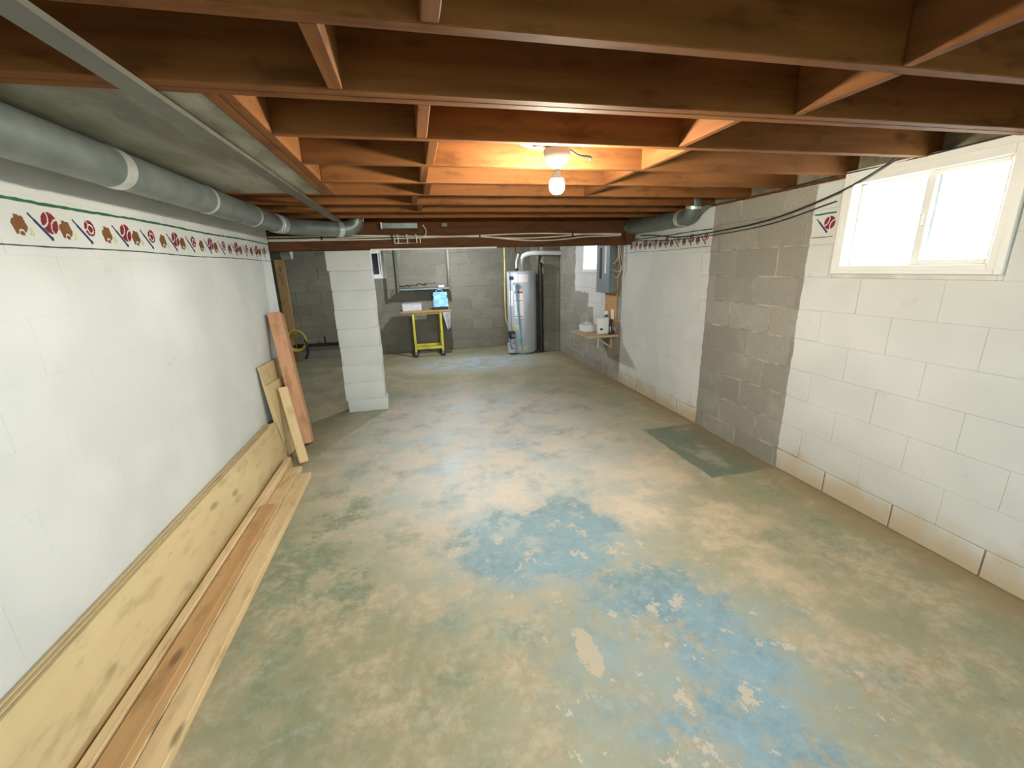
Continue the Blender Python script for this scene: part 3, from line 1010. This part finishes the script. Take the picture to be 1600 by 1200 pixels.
pg = 'plywood sheets leaning on the left wall'
for k in range(3):
    base = Vector((-1.130 - 0.0225 * k, 0, 0.0))
    top = Vector((-1.208 - 0.0235 * k, 0, 0.318 - 0.002 * k))
    ya, yb = 0.35, 3.57 - 0.012 * k
    d = (top - base)
    o = ob('plywood_sheet', board_mesh(yb - ya, d.length, 0.0185, 'ply', 0.001), None,
           (base + top) / 2 + Vector((-0.010, (ya + yb) / 2, 0.004)),
           label=['front plywood sheet leaning on its long edge along the left wall', 'middle plywood sheet of the three leaning along the left wall', 'rear plywood sheet of the three, against the left wall'][k], cat='plywood', group=pg)
    axes(o, (0, 1, 0), d)

lb = 'boards leaning upright at the end of the left wall'
lean('leaning_plank', (-1.048, 3.80, 0.03), (-1.205, 4.09, 1.15), (1, 0.1, 0), 0.105, 0.15, 'red', None, 0.004,
     label='tall reddish plank leaning at the end of the left wall', cat='board', group=lb)
lean('plywood_offcut', (-1.175, 3.835, 0.004), (-1.258, 3.86, 0.77), (0, 1, 0), 0.50, 0.014, 'ply', None, 0.001,
     label='taller plywood offcut flat against the end of the left wall', cat='plywood', group=lb)
lean('plywood_offcut', (-1.135, 3.80, 0.006), (-1.224, 3.83, 0.615), (0.05, 1, 0), 0.44, 0.018, 'ply', None, 0.001,
     label='shorter plywood offcut leaning in front of the taller one', cat='plywood', group=lb)
lean('leaning_stud', (-0.985, 3.40, 0.015), (-1.160, 3.78, 0.555), (1, 0.35, 0), 0.07, 0.04, 'pine', None, 0.003,
     label='short pale pine stud leaning in front of the reddish plank', cat='board', group=lb)

# ------------------------------------------------------------------ water heater
HX, HY, HR = 1.835, 7.29, 0.255
ht = thing('water_heater', 'grey cylindrical water heater standing in the far right corner', 'water heater', (HX, HY, 0))
lathe('tank', [(0, 0.03), (HR - .012, 0.03), (HR, 0.045), (HR, 1.40), (HR - .012, 1.415), (0, 1.43)], 'tank', ht, seg=48)
lathe('base_ring', [(0, 0), (HR - .02, 0), (HR - .02, 0.032), (0, 0.032)], 'metal_dark', ht, seg=40)
lathe('top_rim', [(HR + .002, 1.385), (HR + .004, 1.41), (HR - .01, 1.42), (HR - .012, 1.41)], 'tank', ht, seg=48)


def curved(name, a0, a1, z0, z1, r, mat, parent, th=0.002):
    bm = bmesh.new()
    n = 10
    prev = None
    for i in range(n + 1):
        a = R(a0 + (a1 - a0) * i / n)
        cur = [bm.verts.new((rr * math.sin(a), -rr * math.cos(a), zz)) for rr, zz in ((r, z0), (r + th, z0), (r + th, z1), (r, z1))]
        if prev:
            for e in range(4):
                bm.faces.new((prev[e], prev[(e + 1) % 4], cur[(e + 1) % 4], cur[e]))
        else:
            bm.faces.new(cur)
        prev = cur
    bm.faces.new(prev[::-1])
    return ob(name, mesh(bm, name, mat, True), parent)


curved('label_sheet', -44, -8, 0.64, 1.09, HR, 'paper', ht)
for z0, h in ((1.06, .03), (0.93, .010), (0.665, .012)):
    curved('red_print', -43, -10, z0, z0 + h, HR + .002, 'redink', ht)
curved('label_sheet', -70, -50, 0.85, 1.10, HR, 'paper', ht)
curved('label_sheet', -25, 12, 1.24, 1.37, HR, 'paper', ht)
curved('brand_plate', -66, -44, 1.28, 1.34, HR, 'bluepl', ht)
curved('label_sheet', -46, -26, 0.42, 0.52, HR, 'star_st', ht)
curved('rating_plate', -30, 4, 0.09, 0.15, HR, 'star_st', ht)
a = R(-36)
vx, vy = (HR) * math.sin(a), -(HR) * math.cos(a)
vl = ob('relief_valve', None, ht)
tube('valve_body', [(vx, vy, 1.22), (vx - .03, vy - .05, 1.22)], 0.026, 'copper', vl, 14)
tube('valve_cap', [(vx - .03, vy - .05, 1.22), (vx - .036, vy - .062, 1.22)], 0.034, 'metal_bright', vl, 14)
tube('drain_pipe', [(vx - .012, vy - .035, 1.20), (vx + .03, vy - .03, 0.66), (vx + .085, vy - .03, 0.08)], 0.0165, 'pipeblue', ht, 12)
gv = ob('gas_valve', None, ht)
box('valve_box', (-0.30, -0.30, 0.30), (-0.20, -0.18, 0.42), 'black', gv, 0.008, 2)
tube('valve_knob', [(-0.24, -0.30, 0.36), (-0.24, -0.325, 0.36)], 0.03, 'metal_dark', gv, 14)
tube('supply_tube', [(-0.27, -0.24, 0.34), (-0.28, -0.25, 0.2), (-0.25, -0.22, 0.12), (-0.2, -0.18, 0.1)], 0.009, 'metal', gv, 8)
box('burner_cover', (-0.30, -0.20, 0.03), (-0.18, -0.08, 0.2), 'tank', ht, 0.006)
vp = tube('vent_pipe', spline([(0.0, 0, 1.42), (0.0, -.02, 1.56), (0.02, -.06, 1.66), (0.12, -.12, 1.705), (0.28, -.17, 1.71), (0.665, -.18, 1.70)], 6), 0.038, 'whitepl', ht, 16)
tube('water_pipe', spline([(-0.10, -.08, 1.42), (-0.10, -.08, 1.56), (-0.08, -.08, 1.64), (-0.06, -.08, 1.70)], 5), 0.016, 'whitepl', ht, 10)
tube('water_pipe', [(-0.10, -.06, 1.69), (-0.11, -.05, 1.90)], 0.017, 'copper', ht, 10)
tube('union', [(-0.10, -.08, 1.42), (-0.10, -.08, 1.47)], 0.026, 'black', ht, 12)

tube('gas_line', [(1.515, 7.12, 1.93), (1.512, 7.12, 1.5), (1.50, 7.12, 1.1), (1.505, 7.12, 0.66), (1.55, 7.1, 0.46)], 0.010, 'yellowpipe', None, 10, 4,
     label='thin yellow gas pipe coming down left of the water heater', cat='pipe')
sp = thing('stand_pipe', 'tall black pipe standing right of the water heater', 'pipe', (2.135, 7.12, 0))
tube('pipe', [(0, 0, 0.0), (0, 0, 1.50)], 0.030, 'black', sp, 14)
lathe('pipe_cap', [(0, 1.55), (0.02, 1.55), (0.042, 1.53), (0.042, 1.49), (0.03, 1.48)], 'black', sp, seg=14)

# ------------------------------------------------------------------ electrical panel, backing board, shelf on the right wall
box('backing_board', (2.487, 4.97, 0.70), (2.5025, 5.30, 1.86), 'brownpine', label='plywood backing board behind the electrical panel', cat='board')
ep = thing('electrical_panel', 'grey steel electrical panel on the right wall by the far window', 'electrical panel', (2.395, 5.19, 1.14))
box('box', (0.003, -0.19, 0), (0.092, 0.18, 0.66), 'panelbox', ep, 0.003)
box('cover', (-0.006, -0.195, -0.004), (0.004, 0.185, 0.664), 'panelbox', ep, 0.002)
box('breaker_row', (-0.012, 0.03, 0.17), (-0.005, 0.085, 0.56), 'panelin', ep, 0.001)
box('circuit_label', (-0.010, -0.11, 0.24), (-0.0055, -0.06, 0.57), 'paper', ep)
for k in range(9):
    box('breaker', (-0.016, 0.035, 0.185 + k * .042), (-0.011, 0.08, 0.215 + k * .042), 'black', ep, 0.001)
wl = ['longest white wire looping beside the electrical panel', 'middle white wire looping beside the electrical panel', 'shortest white wire looping beside the electrical panel', 'white wire running straight down to the electrical panel']
for k, pts in enumerate([[(2.42, 4.85, 1.86), (2.45, 4.86, 1.55), (2.46, 4.83, 1.42), (2.45, 4.9, 1.33), (2.44, 5.0, 1.36)],
                         [(2.44, 4.87, 1.85), (2.46, 4.84, 1.6), (2.47, 4.80, 1.48), (2.45, 4.88, 1.40), (2.44, 5.0, 1.42)],
                         [(2.40, 4.83, 1.86), (2.43, 4.85, 1.66), (2.44, 4.88, 1.56), (2.43, 4.95, 1.50), (2.43, 5.0, 1.50)],
                         [(2.45, 4.60, 1.88), (2.455, 4.80, 1.72), (2.45, 4.9, 1.70), (2.45, 4.97, 1.81), (2.44, 5.05, 1.805)]]):
    tube('panel_wire', pts, 0.005, 'cable_w', None, 8, 6, label=wl[k], cat='wire', group='wires beside the electrical panel')
box('wall_outlet', (2.470, 5.02, 0.80), (2.488, 5.08, 0.93), 'white', None, 0.004, label='small white box on the backing board above the wall shelf', cat='outlet')

sh = thing('wall_shelf', 'small wooden shelf on the right wall under the electrical panel', 'shelf', (2.30, 5.2, 0.595))
box('shelf_board', (-0.21, -0.30, 0), (0.20, 0.30, 0.022), 'shelfwood', sh, 0.002)
lean('bracket', (-0.06, -0.10, -0.005), (0.19, -0.10, -0.17), (0, 1, 0), 0.04, 0.02, 'shelfwood', sh)
box('bracket_leg', (0.18, -0.12, -0.19), (0.20, -0.08, -0.001), 'shelfwood', sh)
box('price_strip', (-0.06, -0.26, -0.13), (-0.055, -0.24, -0.001), 'white', sh)
bx = thing('cardboard_box', 'small white open box on the wall shelf', 'box', (2.285, 5.38, 0.6175))
bm = bmesh.new()
for a, b in (((-.09, -.09, 0), (.09, .09, .004)), ((-.09, -.09, .004), (.09, -.086, .085)), ((-.09, .086, .004), (.09, .09, .085)), ((-.09, -.086, .004), (-.086, .086, .085)), ((.086, -.086, .004), (.09, .086, .085))):
    add_box(bm, a, b)
ob('box_body', mesh(bm, 'box_body', 'white'), bx)
bm = bmesh.new()
bmesh.ops.create_icosphere(bm, subdivisions=3, radius=1.0)
for v in bm.verts:
    n = 1 + 0.12 * math.sin(v.co.x * 6 + v.co.z * 4) + 0.1 * math.sin(v.co.y * 7 + 1)
    v.co = Vector((v.co.x * 0.075 * n, v.co.y * 0.06 * n, v.co.z * 0.042 * n))
ob('crumpled_bag', mesh(bm, 'crumpled_bag', 'bin', True), None, (2.29, 5.38, 0.705), label='crumpled grey plastic bag in the small white box', cat='bag')
md = thing('internet_modem', 'white rounded modem box standing on the wall shelf', 'modem', (2.345, 5.04, 0.6175))
bm = bmesh.new()
add_box(bm, (-0.075, -0.03, 0), (0.075, 0.03, 0.215), 0.018, 3)
ob('case', mesh(bm, 'case', 'white', True), md)
box('port', (-0.05, -0.033, 0.055), (-0.015, -0.029, 0.08), 'black', md)
bt = thing('bottle', 'dark blue bottle with white cap behind the modem', 'bottle', (2.43, 5.13, 0.6175))
lathe('bottle_body', [(0, 0), (0.045, 0), (0.048, 0.01), (0.048, 0.16), (0.035, 0.20), (0.018, 0.225), (0.018, 0.24), (0, 0.24)], 'bottle', bt, seg=20)
lathe('bottle_cap', [(0, 0.285), (0.02, 0.285), (0.022, 0.24), (0, 0.239)], 'white', bt, seg=16)
tube('modem_cord', [(2.40, 4.99, 0.622), (2.44, 4.96, 0.628), (2.47, 4.98, 0.64), (2.46, 5.03, 0.70), (2.47, 5.05, 0.80)], 0.006, 'cable_k', None, 8, 5,
     label='black cord curling beside the modem on the shelf', cat='cord')

# ------------------------------------------------------------------ hanging shelf, cart and other things at the back wall
hs = thing('hanging_shelf', 'grey shelf hung on straps against the back wall above the cart', 'shelf', (0.185, 7.86, 1.15))
box('shelf_board', (-0.43, -0.15, 0), (0.43, 0.15, 0.03), 'metal', hs, 0.003)
for x in (-0.45, 0.44):
    box('strap', (x - .02, -0.13, -0.02), (x + .02, -0.115, 0.795), 'strip', hs, 0.002)
    box('strap', (x - .02, 0.13, -0.02), (x + .02, 0.145, 0.795), 'strip', hs, 0.002)
    box('cross_bar', (x - .02, -0.13, -0.035), (x + .02, 0.145, -0.018), 'strip', hs, 0.002)
rn = random.Random(5)
for k in range(4):
    x0 = -0.16 + k * 0.15
    pts = [(x0 + 0.09 * math.cos(q * .9 + k), 7.82 + 0.07 * math.sin(q * .9), 1.19 + 0.011 * k + 0.045 * abs(math.sin(q * 1.7 + k))) for q in range(9)]
    tube('wire_coil', pts, 0.006, ['cable_k', 'metal_dark', 'cable_k', 'copper'][k], None, 8, 4,
         label=['leftmost tangled wire on the hanging shelf', 'second tangled wire from the left on the hanging shelf', 'third tangled wire from the left on the hanging shelf', 'rightmost tangled coppery wire on the hanging shelf'][k], cat='wire', group='tangled wires on the hanging shelf')
box('small_box', (0.43, 7.76, 1.1805), (0.53, 7.86, 1.215), 'paper', None, 0.003, label='small white box at the right end of the hanging shelf', cat='box')

ct = thing('utility_cart', 'yellow tubular cart with a wooden top against the back wall', 'cart', (0.18, 7.62, 0))
box('top', (-0.44, -0.20, 0.775), (0.43, 0.20, 0.81), 'carttop', ct, 0.004)
for x in (-0.235, 0.235):
    for yy in (-0.16, 0.16):
        box('leg', (x - .019, yy - .019, 0.10), (x + .019, yy + .019, 0.775), 'yellow', ct, 0.004)
        c_ = ob('caster', None, ct, (x, yy, 0.0))
        tube('wheel', [(0.0, -0.014, 0.042), (0.0, 0.014, 0.042)], 0.042, 'black', c_, 18)
        box('fork', (-0.02, -0.022, 0.042), (0.02, 0.022, 0.105), 'metal_dark', c_, 0.003)
for yy in (-0.16, 0.16):
    box('rail', (-0.235, yy - .017, 0.14), (0.235, yy + .017, 0.185), 'yellow', ct, 0.003)
    box('rail', (-0.235, yy - .015, 0.745), (0.235, yy + .015, 0.772), 'yellow', ct, 0.003)
for x in (-0.235, 0.235):
    box('rail', (x - .017, -0.16, 0.14), (x + .017, 0.16, 0.185), 'yellow', ct, 0.003)

bg_ = thing('shopping_bag', 'light blue plastic bag standing on the cart', 'bag', (0.435, 7.58, 0.8105))
bm = bmesh.new()
bmesh.ops.create_grid(bm, x_segments=1, y_segments=1, size=0.01)
bm.clear()
add_box(bm, (-0.125, -0.08, 0.05), (0.125, 0.08, 0.29))
bmesh.ops.subdivide_edges(bm, edges=bm.edges[:], cuts=5, use_grid_fill=True)
rn = random.Random(3)
for v in bm.verts:
    t = (v.co.z - 0.05) / 0.24
    v.co.x *= 1 - 0.12 * t * t
    v.co.y *= 1 - 0.75 * t
    v.co += Vector((rn.uniform(-1, 1), rn.uniform(-1, 1), rn.uniform(-1, 1) if t > .9 else 0)) * 0.011
ob('bag_body', mesh(bm, 'bag_body', 'bagblue', True), bg_)
box('bag_base', (-0.12, -0.078, 0.0), (0.12, 0.078, 0.056), 'black', bg_, 0.006)
for s in (-1, 1):
    tube('bag_handle', spline([(-0.07, 0.01 * s, 0.27), (-0.05, 0.015 * s, 0.33), (0.03, 0.015 * s, 0.33), (0.06, 0.01 * s, 0.27)], 5), 0.007, 'bagblue', bg_, 8)

bn = thing('storage_tray', 'cloudy grey plastic tray on the left of the cart top', 'tray', (-0.06, 7.62, 0.8105))
bm = bmesh.new()
for a, b in (((-.15, -.11, 0), (.15, .11, .005)), ((-.16, -.115, .005), (.16, -.11, .12)), ((-.16, .11, .005), (.16, .115, .12)), ((-.16, -.11, .005), (-.155, .11, .12)), ((.155, -.11, .005), (.16, .11, .12))):
    add_box(bm, a, b)
ob('tray_body', mesh(bm, 'tray_body', 'bin'), bn)
bm = bmesh.new()
add_box(bm, (-.168, -.123, .116), (.168, .123, .124), .003)
ob('tray_rim', mesh(bm, 'tray_rim', 'bin'), bn)

# white cloth hanging from the cart's right end
bm = bmesh.new()
nx, nz = 8, 10
grid = []
for k in range(nz + 1):
    row = []
    for i in range(nx + 1):
        u, v = i / nx, k / nz
        wdt = 0.14 * (1 - 0.55 * v)
        row.append(bm.verts.new(((u - .5) * wdt + 0.03 * v, -0.012 * math.sin(u * 9 + v * 2) - 0.02 * v, -0.28 * v - 0.02 * math.sin(u * 5) * v)))
    grid.append(row)
for k in range(nz):
    for i in range(nx):
        bm.faces.new((grid[k][i], grid[k][i + 1], grid[k + 1][i + 1], grid[k + 1][i]))
bmesh.ops.solidify(bm, geom=bm.faces[:], thickness=0.004)
ob('cleaning_cloth', mesh(bm, 'cleaning_cloth', 'cloth', True), None, (0.51, 7.405, 0.775), label='white cloth hanging from the right end of the cart', cat='cloth')

lean('wall_stud', (-2.16, 8.0, 0.0), (-2.16, 8.0, 1.72), (1, 0, 0), 0.15, 0.04, 'brownpine', None, 0.003,
     label='upright wooden plank against the back wall at the far left', cat='board')
hg = thing('hose_coil', 'yellow hose coil hung low at the far left of the back wall', 'hose', (-2.08, 7.93, 0.36))
for k in range(3):
    n = 28
    pts = [((0.145 + .012 * k) * math.cos(2 * math.pi * q / n), -0.02 * k, (0.16 + .012 * k) * math.sin(2 * math.pi * q / n)) for q in range(n)] + [((0.145 + .012 * k), -0.02 * k, 0.0)]
    tube('hose_loop', pts, 0.013, 'yellow', hg, 10)
tube('hose_end', spline([(0.15, -0.03, 0.02), (0.18, -0.05, -0.12), (0.16, -0.06, -0.25), (0.12, -0.06, -0.32)], 5), 0.02, 'black', hg, 10)
wp = thing('wall_pipe', 'black horizontal pipe low on the back wall left of the pillar', 'pipe', (-1.6, 7.99, 0.255))
tube('pipe', [(-0.55, 0, 0), (0.75, 0, 0)], 0.028, 'black', wp, 12)
tube('stub', [(-0.02, 0, 0), (-0.02, -0.02, 0.15)], 0.014, 'black', wp, 10)
for x in (-0.5, 0.7):
    box('pipe_strap', (x - .012, -0.032, -0.032), (x + .012, 0.055, 0.032), 'metal_dark', wp)
